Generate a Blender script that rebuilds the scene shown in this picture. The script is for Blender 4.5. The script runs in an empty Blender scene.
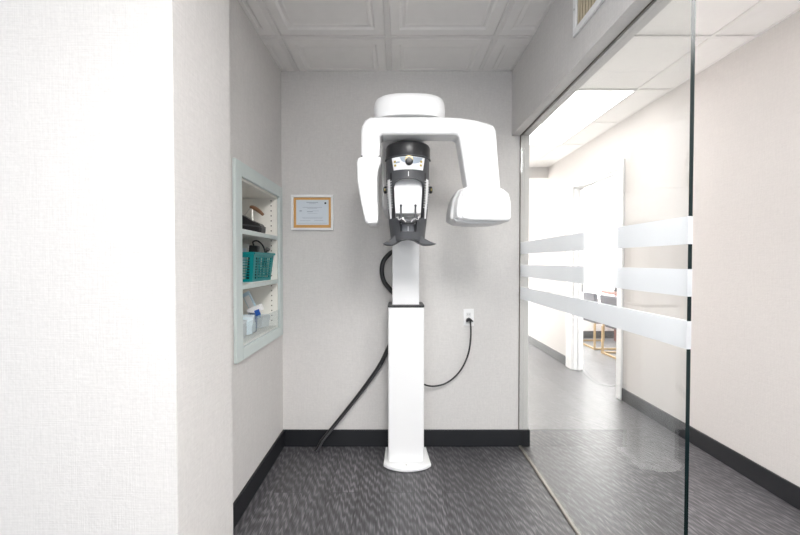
import bpy, bmesh, math, random
from mathutils import Vector, Matrix, noise
random.seed(7)
S = bpy.context.scene
C = S.collection
PI = math.pi

# ------------------------------------------------------------ camera, world, exposure
FPX = 350.0; CX = 397.0; CY = 261.0; CH = 1.25      # focal length in px, vanishing point, camera height
cd = bpy.data.cameras.new('camera'); cam = bpy.data.objects.new('camera', cd); C.objects.link(cam)
cam.location = (0, 0, CH); cam.rotation_euler = (math.radians(89.0), 0, 0)
cd.sensor_width = 36; cd.lens = 36*FPX/800; cd.shift_x = 3/800; cd.clip_start = 0.02
S.camera = cam
w = bpy.data.worlds.new('world'); S.world = w; w.use_nodes = True
w.node_tree.nodes['Background'].inputs[0].default_value = (0.90, 0.95, 1.0, 1)
w.node_tree.nodes['Background'].inputs[1].default_value = 0.7
S.view_settings.view_transform = 'Standard'; S.view_settings.look = 'None'
S.view_settings.gamma = 1; S.view_settings.use_curve_mapping = False
S.view_settings.exposure = 1.0
L_MAIN = 19.0; L_REAR = 3.0; L_ROOM = 0.5; L_HALL = 2.9; L_HALLNEAR = 11.5; L_FAR = 6.0; L_OFFICE = 12.0; L_HALLEND = 13.0; L_SKY = 6.5

def P(px, py, d):                                    # a point of the place from its direction and its distance
    return Vector(((px-CX)*d/FPX, d, CH+(CY-py)*d/FPX))

# ------------------------------------------------------------ materials
def nt(name):
    m = bpy.data.materials.new(name); m.use_nodes = True
    n = m.node_tree.nodes; l = m.node_tree.links
    return m, n, l, n['Principled BSDF']
def simple(name, col, rough=0.5, metal=0.0, spec=0.5, coat=0.0, var=0.03, emit=None, es=0, trans=0, alpha=1):
    m, n, l, b = nt(name)
    tc = n.new('ShaderNodeTexCoord'); no = n.new('ShaderNodeTexNoise'); no.inputs['Scale'].default_value = 18
    rp = n.new('ShaderNodeMapRange'); rp.inputs['To Min'].default_value = 1-var; rp.inputs['To Max'].default_value = 1+var
    mx = n.new('ShaderNodeMix'); mx.data_type = 'RGBA'; mx.blend_type = 'MULTIPLY'; mx.inputs[0].default_value = 1
    mx.inputs[6].default_value = (*col, 1)
    l.new(tc.outputs['Object'], no.inputs['Vector']); l.new(no.outputs[0], rp.inputs[0]); l.new(rp.outputs[0], mx.inputs[7])
    l.new(mx.outputs[2], b.inputs['Base Color'])
    b.inputs['Roughness'].default_value = rough; b.inputs['Metallic'].default_value = metal
    b.inputs['Specular IOR Level'].default_value = spec; b.inputs['Coat Weight'].default_value = coat
    b.inputs['Transmission Weight'].default_value = trans; b.inputs['Alpha'].default_value = alpha
    if emit: b.inputs['Emission Color'].default_value = (*emit, 1); b.inputs['Emission Strength'].default_value = es
    return m
def linen(name, col, amt=0.07):
    m, n, l, b = nt(name)
    tc = n.new('ShaderNodeTexCoord'); outs = []
    for sc in ((14, 14, 330), (300, 300, 9), (90, 90, 90)):
        mp = n.new('ShaderNodeMapping'); mp.inputs['Scale'].default_value = sc
        no = n.new('ShaderNodeTexNoise'); no.inputs['Scale'].default_value = 1; no.inputs['Detail'].default_value = 3
        l.new(tc.outputs['Object'], mp.inputs[0]); l.new(mp.outputs[0], no.inputs['Vector']); outs.append(no.outputs[0])
    a = n.new('ShaderNodeMath'); a.operation = 'ADD'; l.new(outs[0], a.inputs[0]); l.new(outs[1], a.inputs[1])
    a2 = n.new('ShaderNodeMath'); a2.operation = 'ADD'; l.new(a.outputs[0], a2.inputs[0]); l.new(outs[2], a2.inputs[1])
    rp = n.new('ShaderNodeMapRange'); rp.inputs['From Min'].default_value = 1.05; rp.inputs['From Max'].default_value = 1.95
    rp.inputs['To Min'].default_value = 1-amt; rp.inputs['To Max'].default_value = 1+amt; l.new(a2.outputs[0], rp.inputs[0])
    mx = n.new('ShaderNodeMix'); mx.data_type = 'RGBA'; mx.blend_type = 'MULTIPLY'; mx.inputs[0].default_value = 1
    mx.inputs[6].default_value = (*col, 1); l.new(rp.outputs[0], mx.inputs[7]); l.new(mx.outputs[2], b.inputs['Base Color'])
    bu = n.new('ShaderNodeBump'); bu.inputs['Strength'].default_value = 0.25; bu.inputs['Distance'].default_value = 0.002
    l.new(a2.outputs[0], bu.inputs['Height']); l.new(bu.outputs[0], b.inputs['Normal'])
    b.inputs['Roughness'].default_value = 0.75; b.inputs['Specular IOR Level'].default_value = 0.25
    return m
def vinyl(name):
    m, n, l, b = nt(name)
    tc = n.new('ShaderNodeTexCoord')
    mr = n.new('ShaderNodeMapping'); mr.inputs['Rotation'].default_value = (0, 0, PI/2); mr.inputs['Location'].default_value = (0.2, 0.06, 0)
    br = n.new('ShaderNodeTexBrick'); br.inputs['Scale'].default_value = 1; br.inputs['Brick Width'].default_value = 1.22
    br.inputs['Row Height'].default_value = 0.152; br.inputs['Mortar Size'].default_value = 0.0012; br.offset = 0.37
    br.inputs['Color1'].default_value = (0.0, 0.0, 0.0, 1); br.inputs['Color2'].default_value = (1, 1, 1, 1); br.inputs['Mortar'].default_value = (0.1, 0.1, 0.1, 1)
    l.new(tc.outputs['Object'], mr.inputs[0]); l.new(mr.outputs[0], br.inputs['Vector'])
    # offset the grain in each plank
    vm = n.new('ShaderNodeVectorMath'); vm.operation = 'SCALE'; vm.inputs['Scale'].default_value = 7.3
    l.new(br.outputs['Color'], vm.inputs[0])
    va = n.new('ShaderNodeVectorMath'); va.operation = 'ADD'; l.new(tc.outputs['Object'], va.inputs[0]); l.new(vm.outputs[0], va.inputs[1])
    def ns(sc, det, dist=0, sg=1):
        mp = n.new('ShaderNodeMapping'); mp.inputs['Scale'].default_value = sc; mp.inputs['Rotation'].default_value = (0.63, 0.52*sg, 0.71*sg); l.new(va.outputs[0], mp.inputs[0])
        no = n.new('ShaderNodeTexNoise'); no.inputs['Scale'].default_value = 1; no.inputs['Detail'].default_value = det
        no.inputs['Roughness'].default_value = 0.65; no.inputs['Distortion'].default_value = dist
        l.new(mp.outputs[0], no.inputs['Vector']); return no.outputs[0]
    g1a = ns((210, 5, 1), 6, 0.0); g1b = ns((190, 4.2, 1), 6, 0.0, -1); g2 = ns((16, 1.0, 1), 4, 0.0)
    mp = n.new('ShaderNodeMapping'); mp.inputs['Scale'].default_value = (7, 1.0, 1); mp.inputs['Rotation'].default_value = (0.3, 0.2, 0.25); l.new(va.outputs[0], mp.inputs[0])
    wv = n.new('ShaderNodeTexWave'); wv.wave_type = 'RINGS'; wv.inputs['Scale'].default_value = 4.5; wv.inputs['Distortion'].default_value = 7
    wv.inputs['Detail'].default_value = 4; wv.inputs['Detail Scale'].default_value = 1.3; l.new(mp.outputs[0], wv.inputs['Vector'])
    def mth(op, x, y):
        q = n.new('ShaderNodeMath'); q.operation = op
        for i, s in enumerate((x, y)):
            if isinstance(s, (int, float)): q.inputs[i].default_value = s
            else: l.new(s, q.inputs[i])
        return q.outputs[0]
    g1 = mth('ADD', mth('MULTIPLY', g1a, 0.75), mth('SUBTRACT', mth('MULTIPLY', g1b, 0.75), 0.25))
    s = mth('ADD', mth('MULTIPLY', g1, 0.62), mth('MULTIPLY', g2, 0.20))
    s = mth('ADD', s, mth('MULTIPLY', wv.outputs[1], 0.17))
    s = mth('ADD', s, mth('MULTIPLY', br.outputs['Color'], 0.05))
    cr = n.new('ShaderNodeValToRGB'); e = cr.color_ramp.elements
    e[0].position = 0.38; e[0].color = (0.030, 0.029, 0.032, 1); e[1].position = 0.74; e[1].color = (0.23, 0.22, 0.235, 1)
    k = e.new(0.56); k.color = (0.080, 0.078, 0.084, 1)
    l.new(s, cr.inputs[0])
    mx = n.new('ShaderNodeMix'); mx.data_type = 'RGBA'; l.new(br.outputs['Fac'], mx.inputs[0]); l.new(cr.outputs[0], mx.inputs[6])
    mx.inputs[7].default_value = (0.03, 0.03, 0.03, 1); l.new(mx.outputs[2], b.inputs['Base Color'])
    rr = n.new('ShaderNodeMapRange'); rr.inputs['To Min'].default_value = 0.36; rr.inputs['To Max'].default_value = 0.5
    l.new(g1, rr.inputs[0]); l.new(rr.outputs[0], b.inputs['Roughness'])
    b.inputs['Specular IOR Level'].default_value = 0.75
    bu = n.new('ShaderNodeBump'); bu.inputs['Strength'].default_value = 0.15; bu.inputs['Distance'].default_value = 0.001
    l.new(s, bu.inputs['Height']); l.new(bu.outputs[0], b.inputs['Normal'])
    return m
def thin_glass(name, tint, base=0.04):
    m, n, l, b = nt(name); n.remove(b)
    ge = n.new('ShaderNodeNewGeometry'); dt = n.new('ShaderNodeVectorMath'); dt.operation = 'DOT_PRODUCT'
    l.new(ge.outputs['Incoming'], dt.inputs[0]); l.new(ge.outputs['Normal'], dt.inputs[1])
    def mth(op, x, y=0):
        q = n.new('ShaderNodeMath'); q.operation = op
        for i, s in enumerate((x, y)):
            if isinstance(s, (int, float)): q.inputs[i].default_value = s
            else: l.new(s, q.inputs[i])
        return q.outputs[0]
    c = mth('ABSOLUTE', dt.outputs['Value']); p = mth('POWER', mth('SUBTRACT', 1.0, c), 5.0)
    f = mth('ADD', mth('MULTIPLY', p, 1-base), base)
    tr = n.new('ShaderNodeBsdfTransparent'); tr.inputs[0].default_value = (*tint, 1)
    gl = n.new('ShaderNodeBsdfGlossy'); gl.inputs['Roughness'].default_value = 0.0
    mx = n.new('ShaderNodeMixShader'); l.new(f, mx.inputs[0]); l.new(tr.outputs[0], mx.inputs[1]); l.new(gl.outputs[0], mx.inputs[2])
    l.new(mx.outputs[0], n['Material Output'].inputs[0]); return m
def film(name, col, clear=0.5):
    m, n, l, b = nt(name); n.remove(b)
    tr = n.new('ShaderNodeBsdfTransparent'); df = n.new('ShaderNodeBsdfDiffuse'); tl = n.new('ShaderNodeBsdfTranslucent')
    df.inputs[0].default_value = (*col, 1); tl.inputs[0].default_value = (*col, 1)
    a = n.new('ShaderNodeMixShader'); a.inputs[0].default_value = 0.5; l.new(df.outputs[0], a.inputs[1]); l.new(tl.outputs[0], a.inputs[2])
    q = n.new('ShaderNodeMixShader'); q.inputs[0].default_value = 1-clear; l.new(tr.outputs[0], q.inputs[1]); l.new(a.outputs[0], q.inputs[2])
    l.new(q.outputs[0], n['Material Output'].inputs[0]); return m

WALL = linen('wall_linen', (0.66, 0.642, 0.628)); WALLH = linen('hall_linen', (0.66, 0.63, 0.61), 0.04)
FLOOR = vinyl('vinyl_plank')
TILE = simple('ceiling_tile', (0.88, 0.86, 0.84), 0.8, spec=0.2); TBAR = simple('grid_bar', (0.84, 0.82, 0.80), 0.6)
BASE = simple('baseboard_vinyl', (0.010, 0.011, 0.014), 0.5)
WHITE = simple('white_paint', (0.85, 0.85, 0.85), 0.4); OFFICE = simple('office_wall', (0.86, 0.85, 0.85), 0.7)
ENAM = simple('white_enamel', (0.88, 0.88, 0.885), 0.28, coat=0.3, var=0.005)
ENAM2 = simple('light_grey_plastic', (0.70, 0.70, 0.70), 0.35, var=0.005)
CHAR = simple('charcoal_plastic', (0.062, 0.064, 0.070), 0.42); BLK = simple('black_plastic', (0.016, 0.016, 0.018), 0.33)
RUB = simple('black_rubber', (0.012, 0.012, 0.013), 0.4); SEAM = simple('seam_brown', (0.09, 0.065, 0.05), 0.6)
STEEL = simple('brushed_steel', (0.62, 0.60, 0.56), 0.35, metal=0.9); GREEN = simple('sage_paint', (0.60, 0.665, 0.65), 0.45)
CREAM = simple('cream_laminate', (0.88, 0.86, 0.80), 0.5); TEAL = simple('teal_plastic', (0.0, 0.25, 0.26), 0.35)
AMBER = simple('amber_mat', (0.66, 0.36, 0.11), 0.6); PAPER = simple('blueish_paper', (0.66, 0.72, 0.78), 0.6)
INK = simple('grey_ink', (0.38, 0.43, 0.50), 0.7); INKD = simple('dark_ink', (0.02, 0.03, 0.03), 0.7)
BROWN = simple('brown_handle', (0.20, 0.10, 0.05), 0.5); GOLD = simple('gold_metal', (0.52, 0.36, 0.17), 0.4, metal=0.4)
FAB = simple('grey_fabric', (0.10, 0.10, 0.115), 0.9); WOOD = simple('red_wood', (0.13, 0.04, 0.025), 0.6)
BEIGE = simple('beige_louver', (0.55, 0.47, 0.34), 0.6); DARK = simple('dark_void', (0.05, 0.04, 0.03), 0.8)
PBLUE = simple('pale_blue_plastic', (0.55, 0.72, 0.82), 0.3); BLUE = simple('blue_label', (0.02, 0.10, 0.42), 0.4)
GPAN = simple('blue_grey_print', (0.36, 0.42, 0.50), 0.4); YEL = simple('ochre_button', (0.45, 0.33, 0.05), 0.4)
EDGE = simple('glass_edge', (0.004, 0.010, 0.011), 0.2, spec=0.2); GLASS = thin_glass('clear_glass', (0.972, 0.985, 0.98), 0.085)
ACRYL = thin_glass('clear_acrylic', (0.96, 0.98, 0.985), 0.06); FROST = film('frosted_film', (0.94, 0.955, 0.98), 0.18)
CLEARP = film('clear_wrap', (0.90, 0.95, 0.97), 0.3)
def lightmat(name, s): return simple(name, (0.9, 0.9, 0.9), 0.5, emit=(1.0, 0.985, 0.97), es=s)

# ------------------------------------------------------------ mesh helpers
def box(bm, x0, x1, y0, y1, z0, z1, mi=0):
    v = [bm.verts.new((x, y, z)) for x in (x0, x1) for y in (y0, y1) for z in (z0, z1)]
    for q in ((0, 1, 3, 2), (4, 6, 7, 5), (0, 4, 5, 1), (2, 3, 7, 6), (0, 2, 6, 4), (1, 5, 7, 3)):
        f = bm.faces.new([v[i] for i in q]); f.material_index = mi
    return v
def obox(bm, c, size, M=None, mi=0):
    v = box(bm, -size[0]/2, size[0]/2, -size[1]/2, size[1]/2, -size[2]/2, size[2]/2, mi)
    T = Matrix.Translation(c) @ (M.to_4x4() if M else Matrix.Identity(4))
    for a in v: a.co = T @ a.co
    return v
def prism(bm, pts, y0, y1, mi=0, back=None):            # outline in XZ, extruded along Y
    n = len(pts); bk = back or pts
    a = [bm.verts.new((p[0], y0, p[1])) for p in pts]; b = [bm.verts.new((p[0], y1, p[1])) for p in bk]
    f = bm.faces.new(a); f.material_index = mi; f = bm.faces.new(b[::-1]); f.material_index = mi
    for i in range(n):
        f = bm.faces.new((a[(i+1) % n], a[i], b[i], b[(i+1) % n])); f.material_index = mi
def prism_z(bm, pts, z0, z1, mi=0):
    n = len(pts); a = [bm.verts.new((p[0], p[1], z0)) for p in pts]; b = [bm.verts.new((p[0], p[1], z1)) for p in pts]
    bm.faces.new(a[::-1]).material_index = mi; bm.faces.new(b).material_index = mi
    for i in range(n): bm.faces.new((a[i], a[(i+1) % n], b[(i+1) % n], b[i])).material_index = mi
def catmull(pts, n=8):
    pts = [Vector(p) for p in pts]; q = [2*pts[0]-pts[1]] + pts + [2*pts[-1]-pts[-2]]; out = []
    for i in range(1, len(q)-2):
        for k in range(n):
            t = k/n; a, b, c, d = q[i-1], q[i], q[i+1], q[i+2]
            out.append(0.5*((2*b)+(c-a)*t+(2*a-5*b+4*c-d)*t*t+(3*b-a-3*c+d)*t**3))
    return out+[pts[-1]]
def tube(bm, pts, r, seg=10, smooth=True, mi=0, closed=False):
    if smooth: pts = catmull(pts)
    pts = [Vector(p) for p in pts]; rings = []; up = None
    for i, p in enumerate(pts):
        t = (pts[min(i+1, len(pts)-1)]-pts[max(i-1, 0)]).normalized()
        if up is None: up = t.orthogonal().normalized()
        up = (up-t*up.dot(t)).normalized(); s = t.cross(up)
        rr = r(i/(len(pts)-1)) if callable(r) else r
        rings.append([bm.verts.new(p+rr*(math.cos(2*PI*k/seg)*up+math.sin(2*PI*k/seg)*s)) for k in range(seg)])
    for a, b in zip(rings, rings[1:]):
        for k in range(seg): bm.faces.new((a[k], a[(k+1) % seg], b[(k+1) % seg], b[k])).material_index = mi
    bm.faces.new(rings[0][::-1]).material_index = mi; bm.faces.new(rings[-1]).material_index = mi
def lathe(bm, prof, M=None, seg=32, mi=0):              # profile (r, z) about Z
    rings = []
    for r, z in prof:
        rings.append([bm.verts.new((M or Matrix.Identity(4)) @ Vector((max(r, 1e-5)*math.cos(2*PI*k/seg), max(r, 1e-5)*math.sin(2*PI*k/seg), z))) for k in range(seg)])
    for a, b in zip(rings, rings[1:]):
        for k in range(seg): bm.faces.new((a[k], a[(k+1) % seg], b[(k+1) % seg], b[k])).material_index = mi
    bm.faces.new(rings[0][::-1]).material_index = mi; bm.faces.new(rings[-1]).material_index = mi
def obj(name, bm, mats, parent=None, bevel=0, bseg=2, smooth=False, sub=0):
    bmesh.ops.recalc_face_normals(bm, faces=bm.faces)
    me = bpy.data.meshes.new(name); bm.to_mesh(me); bm.free()
    for m in (mats if isinstance(mats, (list, tuple)) else [mats]): me.materials.append(m)
    o = bpy.data.objects.new(name, me); C.objects.link(o)
    if parent:
        o.parent = parent
        L = Vector((0, 0, 0)); q = parent
        while q: L = L+q.location; q = q.parent
        me.transform(Matrix.Translation(-L))
    if bevel:
        b = o.modifiers.new('bevel', 'BEVEL'); b.width = bevel; b.segments = bseg; b.limit_method = 'ANGLE'; b.angle_limit = math.radians(35)
    if sub:
        s = o.modifiers.new('sub', 'SUBSURF'); s.levels = sub; s.render_levels = sub
    if smooth or bevel:
        for p in me.polygons: p.use_smooth = True
        if not sub:
            me.set_sharp_from_angle(angle=math.radians(40))
            if bevel:
                wn = o.modifiers.new('wn', 'WEIGHTED_NORMAL'); wn.keep_sharp = True
    return o
def NB(): return bmesh.new()
def tag(o, label, cat, group=None):
    o['label'] = label; o['category'] = cat
    if group: o['group'] = group
    return o
def thing(name, label, cat, loc, group=None):
    o = bpy.data.objects.new(name, None); o.empty_display_size = 0.1; C.objects.link(o); o.location = loc
    return tag(o, label, cat, group)
def struct(name, bm, m, parent=None, **k):
    o = obj(name, bm, m, parent, **k)
    if not parent: o['kind'] = 'structure'
    return o

# ------------------------------------------------------------ structure
XL = -0.772; XH = 0.765; XE = 0.885; YB = 2.35; ZC = 2.52; XR = 2.03; YN = 1.01; XJ = -0.640; YJ = 1.35
GX = 0.83
bm = NB(); box(bm, -3, 5.6, -2.2, 7.4, -0.1, 0); struct('floor', bm, FLOOR)
bm = NB(); box(bm, -0.9, XE, YB, YB+0.12, 0, ZC); struct('wall_back', bm, WALL)
# left wall with the opening of the shelf recess
NY0, NY1, NZ0, NZ1 = 1.715, 2.262, 0.825, 1.665
bm = NB()
box(bm, XL-0.12, XL, YJ, NY0, 0, ZC); box(bm, XL-0.12, XL, NY1, YB, 0, ZC)
box(bm, XL-0.12, XL, NY0, NY1, 0, NZ0); box(bm, XL-0.12, XL, NY0, NY1, NZ1, ZC); struct('wall_left', bm, WALL)
bm = NB(); box(bm, -3, XJ, YN, YJ, 0, ZC); struct('wall_front_left', bm, WALL)
# header above the glass
bm = NB(); HZ = 2.089
box(bm, XH, GX-0.0075, -2.2, YB, HZ, ZC); box(bm, GX+0.0075, XE, -2.2, YB, HZ, ZC); box(bm, GX-0.0075, GX+0.0075, -2.2, YB, HZ+0.014, ZC)
struct('wall_header', bm, WALL)
bm = NB(); box(bm, XE-0.1, XE, YB+0.12, 7.3, 0, ZC); struct('wall_hall_left', bm, WALLH)
# right wall with the doorway
DY0, DY1, DZ = 3.20, 4.02, 2.095
bm = NB(); box(bm, XR, XR+0.11, -2.2, DY0, 0, ZC); box(bm, XR, XR+0.11, DY1, 7.3, 0, ZC); box(bm, XR, XR+0.11, DY0, DY1, DZ, ZC)
struct('wall_right', bm, WALLH)
bm = NB(); box(bm, XE, XR, 7.3, 7.4, 0, ZC); struct('wall_hall_end', bm, WALLH)
bm = NB(); box(bm, XE+0.04, XR-0.04, 7.27, 7.3, 0.02, 2.4); struct('hall_end_glow', bm, lightmat('added_hall_glow', L_HALLEND))  # unseen glowing sheet added at the hall end to brighten floor and right wall
bm = NB(); box(bm, XE, XE+0.04, 7.25, 7.3, 0, 2.45); box(bm, XR-0.04, XR, 7.25, 7.3, 0, 2.45); box(bm, XE+0.04, XR-0.04, 7.25, 7.3, 2.4, 2.45); struct('trim_2', bm, WHITE)  # frame around the added glowing sheet
bm = NB(); box(bm, XE, XR, 4.73, 4.85, 2.37, ZC); struct('wall_hall_header', bm, WALLH)
# office behind the doorway
bm = NB(); box(bm, XR+0.11, 5.6, 5.70, 5.8, 0, 2.7); struct('wall_office_left', bm, OFFICE)
bm = NB(); box(bm, 2.3, 5.3, 5.67, 5.6995, 0.35, 2.5); struct('window_2', bm, lightmat('office_window_glow', L_SKY))
bm = NB(); box(bm, 5.5, 5.6, 2.3, 5.7, 0, 2.7); struct('wall_office_back', bm, OFFICE)
bm = NB(); box(bm, XR+0.11, 5.6, 2.2, 2.3, 0, 2.7); struct('wall_office_right', bm, OFFICE)
bm = NB(); box(bm, XR+0.11, 5.6, 2.2, 5.8, 2.7, 2.8); struct('ceiling_office', bm, TILE)

# suspended ceiling: coffered tiles in the room, plain ones in the hall, on one grid
TX0 = -0.053; TY0 = 2.00; T = 0.61
def coffer(bm, x0, x1, y0, y1, X0, X1, Y0, Y1, z):       # stepped tile clipped to a rectangle
    steps = [(0.0, 0.0), (0.012, 0.0), (0.020, -0.005), (0.066, -0.005), (0.078, 0.002), (0.088, 0.001), (0.094, -0.0015), (0.100, -0.0015), (0.106, 0.001), (0.3, 0.001)]
    t = bmesh.new(); prev = None
    for ins, dz in steps:
        ring = [t.verts.new((a, b, z+dz)) for a, b in ((x0+ins, y0+ins), (x1-ins, y0+ins), (x1-ins, y1-ins), (x0+ins, y1-ins))]
        if prev:
            for i in range(4): t.faces.new((prev[i], prev[(i+1) % 4], ring[(i+1) % 4], ring[i]))
        prev = ring
    t.faces.new(prev)
    for co, no in (((X0, 0, 0), (-1, 0, 0)), ((X1, 0, 0), (1, 0, 0)), ((0, Y0, 0), (0, -1, 0)), ((0, Y1, 0), (0, 1, 0))):
        bmesh.ops.bisect_plane(t, geom=list(t.verts)+list(t.edges)+list(t.faces), plane_co=co, plane_no=no, clear_outer=True)
    mp = {v: bm.verts.new(v.co) for v in t.verts}
    for f in t.faces: bm.faces.new([mp[v] for v in f.verts])
    t.free()
def grid_ceiling(name, X0, X1, Y0, Y1, fancy, skip=()):
    bm = NB(); xs = []; i = -8
    while TX0+i*T < X1:
        if TX0+(i+1)*T > X0: xs.append(TX0+i*T)
        i += 1
    ys = []; j = -8
    while TY0+j*T < Y1:
        if TY0+(j+1)*T > Y0: ys.append(TY0+j*T)
        j += 1
    for x in xs:
        for y in ys:
            a0, a1, b0, b1 = max(x, X0), min(x+T, X1), max(y, Y0), min(y+T, Y1)
            if any(s[0]-0.02 < (a0+a1)/2 < s[1]+0.02 and s[2] < (b0+b1)/2 < s[3] for s in skip): continue
            if fancy: coffer(bm, x, x+T, y, y+T, X0, X1, Y0, Y1, ZC)
            else:
                vs = [bm.verts.new(p) for p in ((a0, b0, ZC), (a1, b0, ZC), (a1, b1, ZC), (a0, b1, ZC))]; bm.faces.new(vs)
    bmesh.ops.dissolve_degenerate(bm, dist=1e-5, edges=bm.edges)
    box(bm, X0, X1, Y0, Y1, ZC+0.09, ZC+0.1)
    for x in xs+[xs[-1]+T]:
        if X0 < x < X1: box(bm, x-0.010, x+0.010, Y0, Y1, ZC-0.006, ZC+0.001, 1)
    for y in ys+[ys[-1]+T]:
        if Y0 < y < Y1: box(bm, X0, X1, y-0.010, y+0.010, ZC-0.0054, ZC+0.001, 1)
    o = obj(name, bm, [TILE, TBAR]); o['kind'] = 'structure'; return o
def flat_light(name, label, x0, x1, y0, y1, z, strength, group=None):
    t = thing(name, label, 'ceiling light', ((x0+x1)/2, (y0+y1)/2, z), group)
    bm = NB(); box(bm, x0+0.012, x1-0.012, y0+0.012, y1-0.012, z-0.002, z+0.01); obj('diffuser', bm, lightmat('diffuser_glow', strength), t)
    bm = NB(); box(bm, x0, x1, y0, y0+0.012, z-0.006, z+0.02); box(bm, x0, x1, y1-0.012, y1, z-0.006, z+0.02)
    box(bm, x0, x0+0.012, y0+0.012, y1-0.012, z-0.006, z+0.02); box(bm, x1-0.012, x1, y0+0.012, y1-0.012, z-0.006, z+0.02)
    obj('light_frame', bm, WHITE, t); return t
HX = TX0+2*T; HX1 = TX0+3*T
sk = [(HX, HX1, TY0+T, TY0+3*T)]
grid_ceiling('ceiling', -3, XH, -2.2, YB, True, [(TX0-4*T, TX0-3*T, TY0-4*T, TY0-2*T), (TX0, TX0+T, TY0-5*T, TY0-3*T), (TX0-2*T, TX0-T, TY0-6*T, TY0-4*T)])
grid_ceiling('ceiling_hall', XE, XR, -2.2, 4.73, False, sk)
bm = NB(); box(bm, XE, XR, 4.85, 7.3, ZC, ZC+0.05); struct('ceiling_hall_end', bm, TILE)
bm = NB()
g = 0.016
box(bm, XL, XL+g, YJ, YB, ZC-0.004, ZC+0.002); box(bm, XL, XH, YB-g, YB, ZC-0.004, ZC+0.002); box(bm, XH-g, XH, -2.2, YB, ZC-0.004, ZC+0.002)
box(bm, XR-g, XR, -2.2, 4.73, ZC-0.004, ZC+0.002); struct('trim_1', bm, TBAR)

flat_light('ceiling_light', 'long bright white ceiling light panel in the hall ceiling seen through the glass', HX, HX1, TY0+T, TY0+3*T, ZC, L_HALL)
flat_light('ceiling_light', 'ceiling light panel overhead above the viewer, outside the picture', TX0, TX0+T, TY0-5*T, TY0-3*T, ZC, L_MAIN)
flat_light('ceiling_light', 'ceiling light panel furthest left overhead, outside the picture', TX0-4*T, TX0-3*T, TY0-4*T, TY0-2*T, ZC, L_ROOM)
flat_light('ceiling_light', 'ceiling light panel behind the viewer, outside the picture', TX0-2*T, TX0-T, TY0-6*T, TY0-4*T, ZC, L_REAR)
flat_light('ceiling_light', 'added light panel over the hall above the glass pane edge, outside the picture', HX, HX1, TY0-4*T, TY0-2*T, ZC-0.001, L_HALLNEAR)  # unseen panel, added to light the near part of the right wall
flat_light('ceiling_light', 'added light panel brightening the far end of the hall', HX-0.1, HX1-0.1, 5.1, 6.3, ZC-0.001, L_FAR)  # added past the hall header so the far walls come out bright
flat_light('ceiling_light', 'added light panel brightening the office behind the doorway', 2.5, 3.7, 3.6, 4.8, 2.699, L_OFFICE)  # unseen, added for extra brightness through the doorway

# baseboards
BH = 0.114; BT = 0.012
def baseb(name, *bs):
    bm = NB()
    for b in bs: box(bm, *b)
    return struct(name, bm, BASE, bevel=0.003)
baseb('baseboard_left', (XL, XL+BT, YJ, YB, 0.0005, BH))
baseb('baseboard_back', (XL+BT, XE+BT, YB-BT, YB, 0.0005, BH), (XE, XE+BT, YB, 7.29, 0.0005, BH))
baseb('baseboard_front', (-3, XJ+BT, YN-BT, YN, 0.0005, BH), (XJ, XJ+BT, YN, YJ, 0.0005, BH))
baseb('baseboard_right', (XR-BT, XR, -2.2, DY0-0.075, 0.0005, BH), (XR-BT, XR, DY1+0.155, 7.29, 0.0005, BH))
baseb('baseboard_office', (XR+0.12, 5.49, 5.70-BT, 5.70, 0.0005, BH))

# door frame
bm = NB(); c0 = 0.07; c1 = 0.15; ct = 0.018
box(bm, XR-ct, XR, DY0-c0, DY0, 0, DZ+0.07); box(bm, XR-ct, XR, DY1, DY1+c1*0.93, 0, DZ+0.07); box(bm, XR-ct, XR, DY0, DY1, DZ, DZ+0.07)
box(bm, XR, XR+0.11, DY0, DY0+0.012, 0, DZ); box(bm, XR, XR+0.11, DY1-0.012, DY1, 0, DZ); box(bm, XR, XR+0.11, DY0+0.012, DY1-0.012, DZ-0.012, DZ)
box(bm, XR+0.045, XR+0.075, DY1-0.03, DY1-0.012, 0, DZ-0.012); box(bm, XR+0.045, XR+0.075, DY0+0.012, DY1-0.03, DZ-0.03, DZ-0.012)
d1 = struct('door_1', bm, WHITE, bevel=0.003)
bm = NB(); box(bm, XR+0.078, XR+0.104, DY1-0.016, DY1-0.012, 0.90, 1.0); box(bm, XR+0.085, XR+0.096, DY1-0.018, DY1-0.016, 0.93, 0.97)
obj('strike_plate', bm, simple('grey_steel', (0.2, 0.2, 0.21), 0.4, metal=0.5), d1)

# glass partition
gp = thing('glass_partition', 'frameless clear glass wall pane with three horizontal frosted stripes', 'glass wall', (GX, 1.7, 0))
GY0 = 0.992
def pane_box(bm, t, y0, y1, z0, z1, edge_mi):
    v = box(bm, GX-t, GX+t, y0, y1, z0, z1); bm.faces.ensure_lookup_table()
    for f in bm.faces[-6:]:
        if abs(f.normal.x) < 0.5: f.material_index = edge_mi
bm = NB(); v = box(bm, GX-0.006, GX+0.006, GY0, YB-0.003, 0.012, HZ+0.012); bmesh.ops.recalc_face_normals(bm, faces=bm.faces)
for f in bm.faces:
    if f.normal.y < -0.5: f.material_index = 1
obj('pane', bm, [GLASS, EDGE], gp)
for z0, z1 in ((1.299, 1.378), (1.150, 1.228), (1.000, 1.080)):
    bm = NB(); box(bm, GX-0.0066, GX+0.0066, GY0-0.0006, YB-0.014, z0, z1)
    obj('frosted_stripe', bm, FROST, gp)
bm = NB(); box(bm, GX-0.010, GX-0.0066, GY0, YB-0.001, 0.0002, 0.007); box(bm, GX-0.0066, GX+0.007, GY0, YB-0.001, 0.0002, 0.010); obj('floor_channel', bm, simple('dull_nickel', (0.30, 0.28, 0.25), 0.5, metal=0.6), gp)
bm = NB(); box(bm, GX-0.0095, GX-0.0066, YB-0.008, YB-0.0005, 0.012, HZ); obj('wall_channel', bm, SEAM, gp)
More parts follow.
